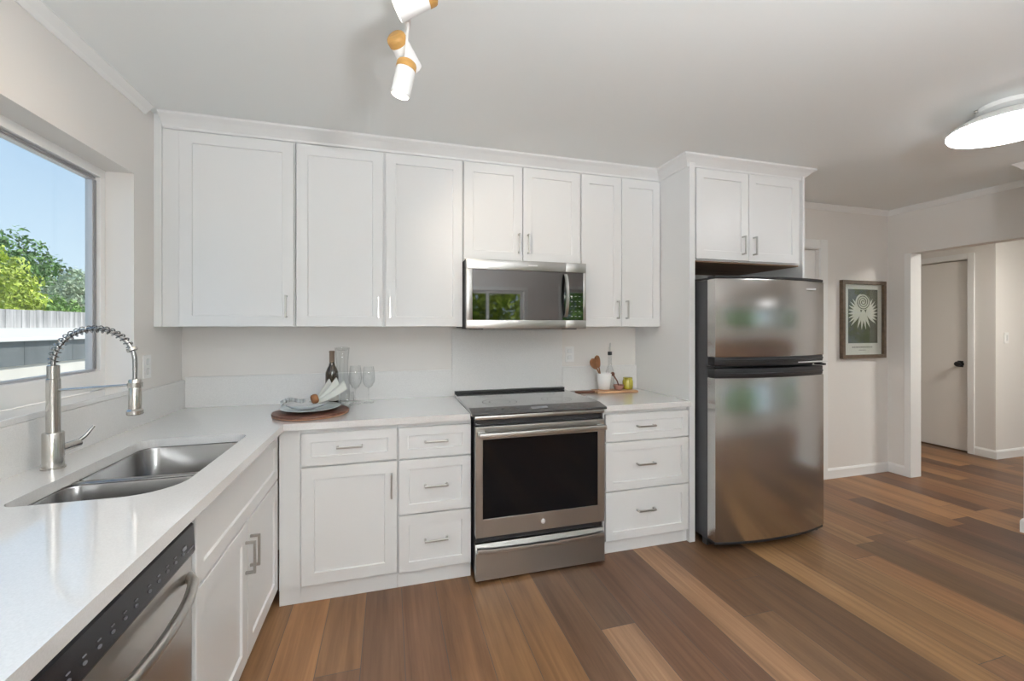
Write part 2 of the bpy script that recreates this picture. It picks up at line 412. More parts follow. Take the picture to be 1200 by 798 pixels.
# casing around the hall opening
bm = NB(); box(bm, 5.795, 5.925, -.196, -.1905, 0, 2.069, .001)
box(bm, 5.787, 5.7995, -.196, -.145, 0, 2.069, .002); struct('trim_1', bm, M['trim'])

# base boards and crown strips
BP = [(0, 0), (.013, 0), (.013, .075), (.006, .092), (0, .092)]
def baseb(name, path):
    b_ = NB(); sweep_profile(b_, path, BP); struct(name, b_, M['trim'])
baseb('baseboard_back', [(5.021, -.0005), (5.7995, -.0005), (5.7995, -.1895)])
baseb('baseboard_hall', [(7.2995, .112), (7.2995, -.0505), (8.99, -.0505)])
baseb('baseboard_divider', [(5.919, -1.1395), (5.2995, -1.1395), (5.2995, -1.8505), (5.919, -1.8505)])
CP = [(0, H-.045), (.006, H-.045), (.016, H-.03), (.030, H-.016), (.040, H-.006), (.040, H-.0005), (0, H-.0005)]
def crown(name, path, side=1):
    b_ = NB(); sweep_profile(b_, path, CP, side); struct(name, b_, M['trim'])
crown('trim_2', [(.0005, -5.99), (.0005, -.40)])
crown('trim_3', [(4.01, -.0005), (5.7995, -.0005), (5.7995, -1.139), (5.2995, -1.1395), (5.2995, -1.8505), (5.92, -1.8505)])
# cabinet crown
KP = [(.002, 2.428), (.008, 2.428), (.010, 2.44), (.020, 2.452), (.040, 2.472), (.055, 2.482), (.062, 2.488), (.062, H-.0006), (.002, H-.0006)]
bm = NB(); sweep_profile(bm, [(.041, -.312), (3.036, -.312), (3.036, -.612), (3.996, -.612), (3.996, -.002)], KP)
struct('trim_4', bm, M['cab'])

# ------------------------------------------------------------------ cabinets
def shaker(bm, x0, x1, z0, z1, y=0, t=.019, fw=.055, rec=.008):
    """front face toward -Y at y-t"""
    f = y-t
    def ring(i, yy): return [bm.verts.new(p) for p in ((x0+i, yy, z0+i), (x1-i, yy, z0+i), (x1-i, yy, z1-i), (x0+i, yy, z1-i))]
    R = [ring(0, y), ring(0, f+.0015), ring(.0015, f), ring(fw, f), ring(fw+.003, f+rec), ]
    for a, b in zip(R, R[1:]):
        for i in range(4):
            j = (i+1) % 4; bm.faces.new((a[i], a[j], b[j], b[i]))
    bm.faces.new(R[-1]); bm.faces.new(list(reversed(R[0])))
def pull(bm, c, L, vert, out=.03, s=.0045):
    x, y, z = c
    if vert:
        box(bm, x-s, x+s, y-out-.006, y-out+.003, z-L/2, z+L/2, .0015)
        for q in (-1, 1): box(bm, x-s, x+s, y-out+.003, y, z+q*(L/2-.005)-.005, z+q*(L/2-.005)+.005, .001)
    else:
        box(bm, x-L/2, x+L/2, y-out-.006, y-out+.003, z-s, z+s, .0015)
        for q in (-1, 1): box(bm, x+q*(L/2-.005)-.005, x+q*(L/2-.005)+.005, y-out+.003, y, z-s, z+s, .001)
def cabinet(name, label, cat, loc, rz, w_, d, z0, z1, fronts, extra=None, group=None):
    t = thing(name, label, cat, loc, rz, group)
    b_ = NB()
    box(b_, 0, w_, -d, -.001, z0, z1, .0008, 1)
    if extra:
        for e_ in extra: box(b_, *e_)
    obj('body', b_, M['cab'], t)
    for f in fronts:
        b_ = NB(); shaker(b_, f[1], f[2], f[3], f[4], -d-.0015, fw=f[6] if len(f) > 6 else .057)
        dd = obj(f[0], b_, M['cab'], t)
        if f[5]:
            k, hx, hz, L = f[5]
            b_ = NB(); pull(b_, (hx, -d-.0205, hz), L, k == 'v'); obj('handle', b_, M['nickel'], dd)
    return t
UB, UT, UD = 1.39, 2.4999, .309
# local x = world x - X0
X = .06
c = cabinet('wall_cabinet', 'white single-door wall cabinet in the left corner beside the window', 'cabinet', (.036, 0, 0), 0, .632, UD, UB, UT,
        [('door', .118-.036, .662-.036, UB+.002, 2.418, ('v', .628-.036, 1.503, .125))])
# corner filler reaching the left wall
bm = NB(); box(bm, .0008, .0352, -UD-.006, -.001, UB, UT-.001); tag(obj('cabinet_filler', bm, M['cab']), 'narrow white filler strip between left wall and corner wall cabinet', 'filler panel')
c = cabinet('wall_cabinet', 'widest white double-door wall cabinet, left of the microwave', 'cabinet', (.671, 0, 0), 0, .945, UD, UB, UT,
        [('door', .006, .470, UB+.002, 2.418, ('v', .445, 1.503, .125)), ('door', .485, .942, UB+.002, 2.418, ('v', .511, 1.503, .125))])
c = cabinet('wall_cabinet', 'short white double-door wall cabinet directly above the microwave', 'cabinet', (1.619, 0, 0), 0, .792, UD, 1.803, UT,
        [('door', .005, .384, 1.812, 2.418, ('v', .358, 1.925, .125)), ('door', .390, .788, 1.812, 2.418, ('v', .420, 1.925, .125))])
c = cabinet('wall_cabinet', 'narrow white double-door wall cabinet between microwave and fridge panel', 'cabinet', (2.414, 0, 0), 0, .620, UD, UB, UT,
        [('door', .007, .306, UB+.002, 2.418, ('v', .274, 1.508, .125)), ('door', .310, .616, UB+.002, 2.418, ('v', .343, 1.508, .125))])
# fridge surround
bm = NB(); box(bm, 3.036, 3.078, -.632, -.001, .001, UT, .001); tag(obj('side_panel', bm, M['cab']), 'tall white panel between drawer base and left side of fridge', 'panel')
bm = NB(); box(bm, 3.978, 3.996, -.632, -.001, .001, UT, .001); tag(obj('side_panel', bm, M['cab']), 'tall white end panel on the right side of the fridge alcove', 'panel')
c = cabinet('wall_cabinet', 'deep white double-door cabinet above the fridge', 'cabinet', (3.0795, 0, 0), 0, .8975, .608, 1.826, UT,
        [('door', .013, .430, 1.834, 2.422, ('v', .378, 1.935, .125)), ('door', .435, .868, 1.834, 2.422, ('v', .470, 1.935, .125))])
bm = NB(); box(bm, .002, .895, -.600, -.003, 1.817, 1.8255); obj('underside', bm, M['plywood'], c, label='bare plywood underside')

BD, BT = .609, .878
def toe(w_): return [(0, w_, -.604, -.57, .001, .0785)]
# back run
c = cabinet('base_cabinet', 'white base cabinet with one drawer over one door, in the corner', 'cabinet', (.748, 0, 0), 0, .471, BD, .08, BT,
        [('drawer', .007, .467, .692, .855, ('h', .236, .781, .125), .045), ('door', .007, .467, .094, .683, ('v', .440, .560, .125), .06)], toe(.471))
bm = NB(); box(bm, .6525, .7475, -.6095, -.55, .08, BT); box(bm, .6525, .7475, -.604, -.56, .001, .0798); tag(obj('cabinet_filler', bm, M['cab']), 'white corner filler between the two base runs under the countertop', 'filler panel')
c = cabinet('drawer_cabinet', 'white three-drawer base cabinet just left of the oven', 'cabinet', (1.2205, 0, 0), 0, .393, BD, .08, BT,
        [('drawer', .006, .390, .690, .855, ('h', .200, .777, .125), .045), ('drawer', .006, .390, .394, .681, ('h', .200, .540, .125), .05), ('drawer', .006, .390, .088, .386, ('h', .200, .250, .125), .05)], toe(.393))
c = cabinet('drawer_cabinet', 'white three-drawer base cabinet between oven and fridge', 'cabinet', (2.430, 0, 0), 0, .604, BD, .08, BT,
        [('drawer', .008, .600, .690, .855, ('h', .28, .777, .125), .045), ('drawer', .008, .600, .388, .681, ('h', .28, .543, .125), .05), ('drawer', .008, .600, .086, .380, ('h', .28, .256, .125), .05)], toe(.604))
# left run: local x -> world y, front toward +x
LX = .0; LD = .628
def leftcab(name, label, y0, y1, fronts, extra=None):
    return cabinet(name, label, 'cabinet', (0, y0, 0), PI/2, y1-y0, LD, .08, BT, fronts, extra)
def lb(y0, y1):  # sink cabinet body is a hollow carcass so the bowls have room
    pass
Y0 = -1.548
t = thing('sink_cabinet', 'white double-door base cabinet under the sink', 'cabinet', (0, Y0, 0), PI/2)
Wd = .938
bm = NB(); box(bm, 0, .018, -LD, -.001, .08, BT); box(bm, Wd-.018, Wd, -LD, -.001, .08, BT); box(bm, .018, Wd-.018, -LD, -.001, .08, .098)
box(bm, .018, Wd-.018, -.012, -.001, .098, BT); box(bm, .018, Wd-.018, -LD, -LD+.018, .098, BT)
box(bm, 0, Wd, -.604, -.57, .001, .0785)
obj('body', bm, M['cab'], t)
for nm, a, b, z0, z1, hd, fw in (('false_front', .008, .932, .642, .858, None, .05), ('door', .008, .466, .094, .632, (.440, .505), .06), ('door', .472, .932, .094, .632, (.498, .505), .06)):
    bm = NB(); shaker(bm, a, b, z0, z1, -LD-.0015, fw=fw); dd = obj(nm, bm, M['cab'], t)
    if hd:
        bm = NB(); pull(bm, (hd[0], -LD-.0205, hd[1]), .125, True); obj('handle', bm, M['nickel'], dd)
c = leftcab('base_cabinet', 'white base cabinet beyond the dishwasher, at the near end of the counter', -3.3, -2.163,
        [('drawer', .006, .56, .69, .855, ('h', .28, .777, .125), .045), ('door', .006, .56, .094, .683, ('v', .53, .56, .125), .06),
         ('drawer', .566, 1.13, .69, .855, ('h', .85, .777, .125), .045), ('door', .566, 1.13, .094, .683, ('v', .60, .56, .125), .06)], toe(1.137))

# ------------------------------------------------------------------ countertops and splashbacks
def slab_with_hole(outer, holes, z0, z1):
    b_ = NB(); loops = []
    for L in [outer]+holes:
        vs = [b_.verts.new((x, y, z1)) for x, y in L]
        es = [b_.edges.new((vs[i], vs[(i+1) % len(vs)])) for i in range(len(vs))]
        loops.append(vs)
    bmesh.ops.triangle_fill(b_, use_beauty=True, use_dissolve=False, edges=b_.edges[:], normal=(0, 0, 1))
    r_ = bmesh.ops.extrude_face_region(b_, geom=b_.faces[:])
    for v in r_['geom']:
        if isinstance(v, bmesh.types.BMVert): v.co.z = z0
    return b_
SX0, SX1, SY0, SY1 = .185, .577, -1.512, -.80
hole = rrect(SX0, SX1, SY0, SY1, [.06, .06, .04, .13], 8)
outer = [(.0225, -3.32), (.681, -3.32), (.681, -.652), (1.6035, -.652), (1.6035, -.0225), (.0225, -.0225)]
bm = slab_with_hole(outer, [hole], .880, .914)
o = obj('countertop', bm, M['quartz']); tag(o, 'L-shaped white quartz countertop with the undermount sink cutout', 'countertop')
bm = NB(); box(bm, 2.4165, 3.035, -.652, -.0225, .880, .914, .002); tag(obj('countertop', bm, M['quartz']), 'short white quartz countertop between oven and fridge panel', 'countertop')
bm = NB(); box(bm, .0008, .0215, -3.32, -.001, .881, 1.076, .0015); tag(obj('backsplash', bm, M['quartzwall']), 'low white quartz backsplash along the left wall beneath the window', 'backsplash')
bm = NB(); box(bm, .0225, 1.592, -.0215, -.001, .881, 1.094, .0015); tag(obj('backsplash', bm, M['quartzwall']), 'low white quartz backsplash on back wall left of the oven', 'backsplash')
bm = NB(); box(bm, 1.593, 2.409, -.0215, -.001, .70, 1.373, .0015); tag(obj('backsplash', bm, M['quartzwall']), 'full-height white quartz slab behind the oven below the microwave', 'backsplash')
bm = NB(); box(bm, 2.410, 3.035, -.0215, -.001, .881, 1.094, .0015); tag(obj('backsplash', bm, M['quartzwall']), 'low white quartz backsplash right of the oven behind utensil crock', 'backsplash')

def outlet(loc, rz, label, switch=False):
    t = thing('light_switch' if switch else 'wall_outlet', label, 'switch' if switch else 'outlet', loc, rz)
    b_ = NB(); box(b_, -.036, .036, -.006, -.0005, -.058, .058, .002); obj('cover_plate', b_, M['trim'], t)
    b_ = NB()
    if switch: box(b_, -.012, .012, -.010, -.0061, -.03, .03, .001)
    else:
        for q in (-1, 1): box(b_, -.016, .016, -.008, -.0061, q*.024-.015, q*.024+.015, .003)
    obj('rocker' if switch else 'socket', b_, M['ceramic'], t)
outlet((2.475, 0, 1.185), 0, 'white outlet on back wall just right of the full-height slab')
outlet((0, -.385, 1.19), PI/2, 'white outlet on left wall between window and corner')
outlet((7.47, -.05, 1.272), 0, 'white light switch on the far hall wall', True)

# ------------------------------------------------------------------ sink and faucet
t = thing('kitchen_sink', 'stainless double-bowl undermount sink below the window', 'sink', (0, 0, .70))
def bowl(x0, x1, y0, y1, rad):
    b_ = NB(); lp = []
    def lift(i, z, gr=0):
        rr = [max(r_-i+gr, .02) for r_ in rad]
        return [(x, y, z) for x, y in rrect(x0+i, x1-i, y0+i, y1-i, rr, 8)]
    outer_ = [(x, y, .877-.70) for x, y in rrect(x0-.006, x1+.006, y0-.006, y1+.006, [r_+.006 for r_ in rad], 8)]
    lp = [outer_, lift(0, .8765-.70), lift(.002, .872-.70), lift(.008, .72-.70), lift(.016, .700-.70), lift(.035, .688-.70), lift(.10, .684-.70)]
    loft(b_, lp, False, True)
    return b_
for a, b, rd in ((-1.213, SY1+.004, [.065, .065, .05, .05]), (SY0-.004, -1.247, [.05, .05, .045, .135])):
    bm = bowl(SX0-.004, SX1+.004, a, b, rd)
    o = obj('bowl', bm, M['sink'], t, smooth=50)
    cy = (a+b)/2
    bm = NB(); lathe(bm, [(.044, -.0145), (.044, -.012), (.036, -.011), (.030, -.0135), (.005, -.0135)], (.36, cy, 0)); obj('drain', bm, M['nickel'], o, smooth=40)
bm = NB(); box(bm, SX0+.002, SX1-.002, -1.2435, -1.2165, .17, .1835, .005, 3); obj('divider', bm, M['sink'], t, smooth=40)

fx, fy = .092, -1.155
t = thing('kitchen_faucet', 'brushed nickel spring-neck pull-down faucet standing behind the sink', 'faucet', (fx, fy, .9145))
bm = NB(); lathe(bm, [(.031, 0), (.031, .004), (.0275, .006), (.0275, .118), (.026, .121), (.018, .121), (.018, .300), (.016, .302), (.016, .345), (.013, .347)]); obj('body', bm, M['faucet'], t, smooth=40)
bm = NB(); lathe_dir(bm, [(.014, 0), (.014, .050), (.011, .053)], (.012, .020, .062), (.45, .88, .12)); tube(bm, [(.030, .052, .068), (.046, .074, .088), (.060, .094, .118)], [.0065, .006, .0045]); obj('handle', bm, M['faucet'], t, smooth=40)
R_ = .114; zc = .352
arc = [(0, 0, .335)]+[(R_-R_*math.cos(a), 0, zc+R_*1.02*math.sin(a)) for a in [PI*k/28 for k in range(0, 29)]]
hose = arc[:-1]+[(2*R_, 0, zc-.01), (2*R_, 0, .285)]
bm = NB(); tube(bm, hose, .0068, 10); obj('hose', bm, M['spring'], t, smooth=40)
bm = NB(); coil = []; turns = 19; A0, A1 = 0, PI*.86
for i in range(turns*12+1):
    u = i/(turns*12); a = A0+(A1-A0)*u; c0 = Vector((R_-R_*math.cos(a), 0, zc+R_*1.02*math.sin(a)))
    rad_ = Vector((-math.cos(a), 0, math.sin(a))); ph = 2*PI*turns*u
    rr = .0135-.003*u
    coil.append(c0+rr*(math.cos(ph)*rad_+math.sin(ph)*Vector((0, 1, 0))))
tube(bm, coil, .0022, 5); obj('spring', bm, M['spring'], t, smooth=60)
a = A1; c0 = (R_-R_*math.cos(a), 0, zc+R_*1.02*math.sin(a))
bm = NB(); lathe_dir(bm, [(.015, 0), (.016, .004), (.016, .010), (.012, .013)], c0, (math.sin(a), 0, math.cos(a))); obj('collar', bm, M['faucet'], t, smooth=40)
bm = NB(); lathe(bm, [(.021, .168), (.024, .170), (.024, .182), (.0185, .188), (.0185, .288), (.016, .292)], (2*R_, 0, 0)); obj('spray_head', bm, M['faucet'], t, smooth=40)
bm = NB(); tube(bm, [(.012, 0, .262), (2*R_-.018, 0, .272)], .0042, 8)
lathe(bm, [(.0215, .264), (.0215, .280)], (2*R_, 0, 0)); obj('support_arm', bm, M['faucet'], t, smooth=40)

# ------------------------------------------------------------------ dishwasher
t = thing('dishwasher', 'stainless dishwasher with black control strip under left countertop', 'dishwasher', (0, -2.158, 0), PI/2)
W_ = .605
bm = NB(); box(bm, .003, W_-.003, -.60, -.03, .09, .872); obj('body', bm, M['dark'], t)
bm = NB(); box(bm, .01, W_-.01, -.57, -.54, .005, .0895); obj('toe_kick', bm, M['black'], t)
bm = NB(); box(bm, .004, W_-.004, -.645, -.601, .095, .752, .004); obj('door', bm, M['dwsteel'], t, smooth=30)
bm = NB()
pts = [(-.601, .754), (-.648, .754), (-.652, .762), (-.648, .836), (-.630, .852), (-.601, .852)]
loft(bm, [[(.004, y, z) for y, z in pts], [(W_-.004, y, z) for y, z in pts]])
cp = obj('control_panel', bm, M['panelblk'], t)
for i in range(11):
    xx = .10+i*.041 + (.012 if i > 5 else 0)
    if xx > W_-.05: break
    bm = NB(); loft(bm, [[(xx+a_, -.6535, z_) for a_, z_ in rrect(.004, .0125, .782, .788, .0028, 3)], [(xx+a_, -.6500, z_) for a_, z_ in rrect(.004, .0125, .782, .788, .0028, 3)]])
    obj('button', bm, M['mark'], cp)
    bm = NB(); box(bm, xx+.004, xx+.013, -.6520, -.6490, .7965, .7985); obj('button_caption', bm, M['mark'], cp)
bm = NB(); box(bm, W_-.05, W_-.012, -.6525, -.6490, .776, .780); obj('display', bm, M['mark'], cp); bm = NB(); box(bm, W_-.075, W_-.055, -.6518, -.6490, .79, .80); obj('display', bm, M['mark'], cp)
bm = NB(); hp = []
for i in range(17):
    u = i/16; hp.append((.025+u*(W_-.05), -.645-.058*math.sin(PI*min(max(u, 0), 1))**.55, .700))
tube(bm, hp, .013, 12)
obj('handle', bm, M['dwsteel'], t, smooth=40)

# ------------------------------------------------------------------ range
t = thing('electric_range', 'stainless slide-in electric range with black glass oven door', 'oven', (1.6235, 0, 0))
RW = .771
bm = NB(); box(bm, .004, RW-.004, -.648, -.04, .03, .9135); obj('body', bm, M['dark'], t)
for x_ in (.05, RW-.05):
    for y_ in (-.6, -.1): bm = NB(); lathe(bm, [(.016, 0), (.016, .031)], (x_, y_, 0), 12); obj('foot', bm, M['black'], t)
bm = NB()   # glass top: flat field then a sloped control strip
pr = [(-.0230, .9155), (-.0230, .932), (-.585, .934), (-.592, .934), (-.688, .918), (-.692, .912), (-.690, .906), (-.66, .906), (-.655, .9155)]
loft(bm, [[(-.018, y, z) for y, z in pr], [(RW+.018, y, z) for y, z in pr]])
ct = obj('cooktop', bm, M['cooktop'], t)
bm = NB(); box(bm, -.016, RW+.016, -.062, -.026, .9335, .949, .002); obj('rear_vent', bm, M['black'], ct)
for cx_, cy_, r_ in ((.20, -.20, .075), (.20, -.44, .105), (.57, -.20, .075), (.57, -.44, .095)):
    n = 40
    for r0 in (r_, r_*.62):
        bm = NB()
        A = [bm.verts.new((cx_+r0*math.cos(2*PI*i/n), cy_+r0*math.sin(2*PI*i/n), .9344)) for i in range(n)]
        B = [bm.verts.new((cx_+(r0-.0016)*math.cos(2*PI*i/n), cy_+(r0-.0016)*math.sin(2*PI*i/n), .9344)) for i in range(n)]
        for i in range(n): bm.faces.new((A[i], A[(i+1) % n], B[(i+1) % n], B[i]))
        obj('burner_ring', bm, M['gray'], ct)
bm = NB()
def onslope(y): return .934-(abs(y)-.592)*(.016/.096)
def slab_mark(x0, x1, y0, y1, h=.0006):
    loft(bm, [[(x0, y0, onslope(y0)+h), (x1, y0, onslope(y0)+h)], [(x0, y1, onslope(y1)+h), (x1, y1, onslope(y1)+h)]], False, False, False)
slab_mark(.335, .435, -.618, -.655)
obj('display', bm, M['gray'], ct)
for x_ in [.07+i*.045 for i in range(5)]+[.50+i*.045 for i in range(5)]:
    bm = NB(); slab_mark(x_, x_+.015, -.63, -.637); obj('touch_key', bm, M['gray'], ct)
bm = NB(); box(bm, -.002, RW+.002, -.692, -.650, .884, .9045, .003); obj('front_trim', bm, M['steel'], t, smooth=30)
bm = NB(); box(bm, .003, RW-.003, -.664, -.6485, .850, .883); obj('vent_gap', bm, M['black'], t)
bm = NB(); gx0, gx1, gz0, gz1 = .040, RW-.044, .347, .778; dz0, dz1 = .249, .848
box(bm, .001, gx0, -.699, -.650, dz0, dz1, .002); box(bm, gx1, RW-.001, -.699, -.650, dz0, dz1, .002)
box(bm, gx0-.001, gx1+.001, -.699, -.650, dz0, gz0, .002); box(bm, gx0-.001, gx1+.001, -.699, -.650, gz1, dz1, .002)
od = obj('oven_door', bm, M['steel'], t)
bm = NB(); box(bm, gx0+.0005, gx1-.0005, -.697, -.652, gz0+.0005, gz1-.0005, .001); obj('oven_window', bm, M['ovengl'], od)
bm = NB(); box(bm, .010, RW-.010, -.752, -.735, .797, .824, .006, 3)
for x_ in (.012, RW-.052): box(bm, x_, x_+.040, -.740, -.6995, .800, .822, .003)
obj('handle', bm, M['steel'], od, smooth=30)
bm = NB(); lathe_dir(bm, [(.0135, 0), (.0135, .0022), (.0115, .003), (.002, .003)], (.386, -.699, .297), (0, -1, 0)); obj('emblem', bm, M['markhi'], od, smooth=30, label='small round maker emblem')
bm = NB(); box(bm, .006, RW-.006, -.672, -.650, .212, .247); obj('gap_strip', bm, M['black'], t)
bm = NB()
pr = [(-.650, .018), (-.700, .018), (-.700, .168), (-.690, .178), (-.678, .205), (-.650, .205)]
loft(bm, [[(.002, y, z) for y, z in pr], [(RW-.002, y, z) for y, z in pr]])
wd = obj('warming_drawer', bm, M['steel'], t)
bm = NB(); hp = []
loops = []
for i in range(17):
    u = i/16; x_ = .010+u*(RW-.02); s_ = math.sin(PI*u)**.6; yy = -.705-.017*s_; zz = .180-.002*s_
    loops.append([(x_, yy+.010, zz-.013), (x_, yy-.006, zz-.011), (x_, yy-.009, zz), (x_, yy-.006, zz+.011), (x_, yy+.010, zz+.013)])
loft(bm, loops); 
for x_ in (.010, RW-.050): box(bm, x_, x_+.04, -.712, -.690, .168, .192, .002)
obj('handle', bm, M['steel'], wd, smooth=40)

# ------------------------------------------------------------------ microwave
t = thing('microwave', 'stainless over-the-range microwave with dark glass door', 'microwave', (1.6195, 0, 0))
MW = .781
bm = NB(); box(bm, .002, MW-.002, -.405, -.024, 1.384, 1.801, .002); obj('body', bm, M['dark'], t)
bm = NB(); box(bm, .02, .20, -.33, -.15, 1.3775, 1.3835); obj('filter', bm, M['black'], t); bm = NB(); box(bm, MW-.2, MW-.02, -.33, -.15, 1.3775, 1.3835); obj('filter', bm, M['black'], t); bm = NB(); box(bm, .03, .11, -.40, -.34, 1.374, 1.3835); obj('task_light', bm, M['black'], t); bm = NB(); box(bm, MW-.13, MW-.05, -.40, -.34, 1.374, 1.3835); obj('task_light', bm, M['black'], t)
x0, x1, x2, x3 = .036, .632, .652, MW-.020; z0, z1, z2, z3 = 1.379, 1.432, 1.738, 1.799
bm = NB()
box(bm, 0, x1+.006, -.440, -.4065, z2, z3, .003); box(bm, 0, x1+.006, -.440, -.4065, z0, z1, .003); box(bm, 0, x0, -.440, -.4065, z1-.001, z2+.001, .002)
dr = obj('door', bm, M['steel'], t, smooth=30)
bm = NB(); box(bm, x0+.0005, x1+.006, -.4385, -.407, z1+.0005, z2-.0005); obj('window', bm, M['mwglass'], dr)
bm = NB()
n = 14; loops = []
for i in range(n+1):
    u = i/n; zz = 1.452+u*.272; s_ = math.sin(PI*u)**.6; yy = -.447-.034*s_; xx = .622
    loops.append([(xx, yy, zz), (xx+.004, yy-.008, zz), (xx+.020, yy-.008, zz), (xx+.024, yy, zz), (xx+.020, yy+.006, zz), (xx+.004, yy+.006, zz)])
loft(bm, loops); obj('handle', bm, M['steel'], dr, smooth=40)
bm = NB(); box(bm, .418-.03, .418+.03, -.4415, -.4400, 1.768, 1.775); obj('badge', bm, M['markhi'], dr)
bm = NB(); box(bm, x1+.0075, MW, -.440, -.4065, z2, z3, .003); box(bm, x1+.0075, MW, -.440, -.4065, z0, z1, .003); box(bm, x3, MW, -.440, -.4065, z1-.001, z2+.001, .002)
cpn = obj('control_panel', bm, M['steel'], t, smooth=30)
bm = NB(); box(bm, x1+.0075, x3-.0005, -.4385, -.407, z1+.0005, z2-.0005); obj('panel_glass', bm, M['mwglass'], cpn)
for i in range(5):
    for j in range(3): bm = NB(); box(bm, x2+.022+j*.027, x2+.034+j*.027, -.4392, -.4384, 1.455+i*.032, 1.459+i*.032); obj('key', bm, M['gray'], cpn)

# ------------------------------------------------------------------ fridge
t = thing('refrigerator', 'stainless top-freezer refrigerator with dark charcoal sides', 'refrigerator', (3.0985, 0, 0))
FW = .873
bm = NB(); box(bm, 0, FW-.004, -.715, -.05, .055, 1.685, .004); obj('body', bm, M['dark'], t)
for x_ in (.06, FW-.06):
    for y_ in (-.64, -.12): bm = NB(); lathe(bm, [(.022, 0), (.022, .055)], (x_, y_, 0), 14); obj('foot', bm, M['black'], t)
bm = NB(); box(bm, .01, FW-.012, -.705, -.66, .008, .054, .004)
for i in range(22): box(bm, .05+i*.035, .072+i*.035, -.709, -.7045, .018, .044)
obj('grille', bm, M['black'], t)
def arcpts(xa, xb, e, c_, n=20):
    return [(xa+(xb-xa)*i/n, -(e+(c_-e)*(1-abs(2*i/n-1)**2.2))) for i in range(n+1)]
def bowed(bm, xa, xb, back, e, c_, z0, z1, r_=.006):
    P = arcpts(xa, xb, e, c_)
    def L(z, ins): return [(xa+ins, -back, z)]+[(min(max(x, xa+ins), xb-ins), y+ins, z) for x, y in P]+[(xb-ins, -back, z)]
    loft(bm, [L(z0, r_), L(z0+r_*.3, r_*.3), L(z0+r_, 0), L(z1-r_, 0), L(z1-r_*.3, r_*.3), L(z1, r_)])
for nm, za, zb in (('freezer_door', 1.203, 1.688), ('fridge_door', .066, 1.075)):
    bm = NB(); bowed(bm, 0, FW, .722, .788, .842, za, zb); d_ = obj(nm, bm, M['steelv'], t, smooth=35)
    bm = NB()
    if nm == 'freezer_door':
        bowed(bm, .001, FW-.001, .722, .782, .838, 1.150, 1.2025, .004); bowed(bm, .03, FW-.005, .75, .790, .850, 1.178, 1.190, .003)
    else:
        bowed(bm, .001, FW-.001, .722, .782, .838, 1.0755, 1.132, .004); bowed(bm, .03, FW-.005, .75, .790, .850, 1.094, 1.104, .003)
    obj('handle', bm, M['black'], d_, smooth=35)
    if nm == 'freezer_door':
        bm = NB(); box(bm, FW-.20, FW-.12, -.832, -.818, 1.628, 1.640, .002); obj('badge', bm, M['markhi'], d_)
        bm = NB(); box(bm, FW-.27, FW-.02, -.8325, -.80, 1.160, 1.166, .001); obj('handle_trim', bm, M['markhi'], d_)
bm = NB(); bowed(bm, .0, FW, .722, .784, .838, 1.6885, 1.706, .004); box(bm, .0, FW-.004, -.74, -.60, 1.6855, 1.700, .004); obj('top_cap', bm, M['black'], t, smooth=35)
bm = NB(); bowed(bm, .002, FW-.002, .722, .784, .836, .048, .0655, .004); obj('bottom_cap', bm, M['black'], t, smooth=35)
bm = NB(); box(bm, FW-.012, FW+.008, -.80, -.73, 1.135, 1.148, .003); obj('hinge', bm, M['black'], t); bm = NB(); box(bm, .0, .03, -.78, -.70, 1.135, 1.148, .003); obj('hinge', bm, M['black'], t); bm = NB(); lathe(bm, [(.010, 0), (.010, .03)], (FW-.02, -.75, .02), 12); obj('hinge', bm, M['black'], t)
for o_ in (3.979,):
    pass

# ------------------------------------------------------------------ lamps in view, and added fill lights
def flush(loc, label, group=None, glowmat='opal'):
    t = thing('ceiling_lamp', label, 'ceiling lamp', loc, 0, group)
    b_ = NB(); lathe(b_, [(.10, -.0005), (.112, -.004), (.112, -.026), (.095, -.032), (.06, -.034)], n=36); obj('base', b_, M['lampwhite'], t, smooth=40)
    b_ = NB(); lathe(b_, [(.06, -.0345), (.11, -.05), (.17, -.072), (.212, -.098), (.224, -.116), (.220, -.118), (.20, -.108)], n=48, cap1=False); obj('shade', b_, M['lampwhite'], t, smooth=60)
    b_ = NB(); lathe(b_, [(.198, -.1085), (.218, -.119), (.222, -.125), (.216, -.134), (.180, -.146), (.10, -.156), (.001, -.160)], n=48); obj('diffuser', b_, M[glowmat], t, smooth=60)
    for k_ in range(3):
        b_ = NB(); lathe_dir(b_, [(.006, 0), (.006, .012), (.003, .015)], (.112*math.cos(k_*2.1+2.4), .112*math.sin(k_*2.1+2.4), -.014), (math.cos(k_*2.1+2.4), math.sin(k_*2.1+2.4), 0), 10)
        obj('screw', b_, M['nickel'], t)
    return t
f0 = flush((4.14, -1.60, H), 'round white ceiling lamp with glowing opal disc, right of the fridge')
flush((6.75, -1.3, H), 'added fill light, a round white ceiling fitting in the hall', None, 'fillhall')  # fill light added out of view to brighten the hall
for loc, lab in (((6.9, -4.7, H), 'added fill light, a round white ceiling fitting over the far dining end'),):
    c = copy_tree(f0); c.location = loc; c['label'] = lab  # unseen copy added to light the dining end
flush((2.3, -5.0, H), 'added fill light, a round white ceiling fitting behind the viewer near the small rear window', None, 'fillrear')  # another fill light added behind the camera
t = thing('fill_globe_lamp', 'added fill light, an opal globe on a slim white stand behind the viewer', 'floor lamp', (1.25, -4.35, .0005))  # invented light source out of view, brightens cabinets and ceiling
bm = NB(); lathe(bm, [(.14, 0), (.145, .004), (.145, .014), (.13, .020), (.02, .024)], n=40); obj('base', bm, M['lampwhite'], t, smooth=40)
bm = NB(); lathe(bm, [(.011, .0245), (.011, 1.33), (.05, 1.335), (.055, 1.352)], n=20); obj('pole', bm, M['lampwhite'], t, smooth=40)
bm = NB(); lathe(bm, [(.16*math.sin(a), 1.50-.16*math.cos(a)) for a in [.33+(PI-.331)*k/20 for k in range(21)]], n=40); obj('globe', bm, M['fillglobe'], t, smooth=60)

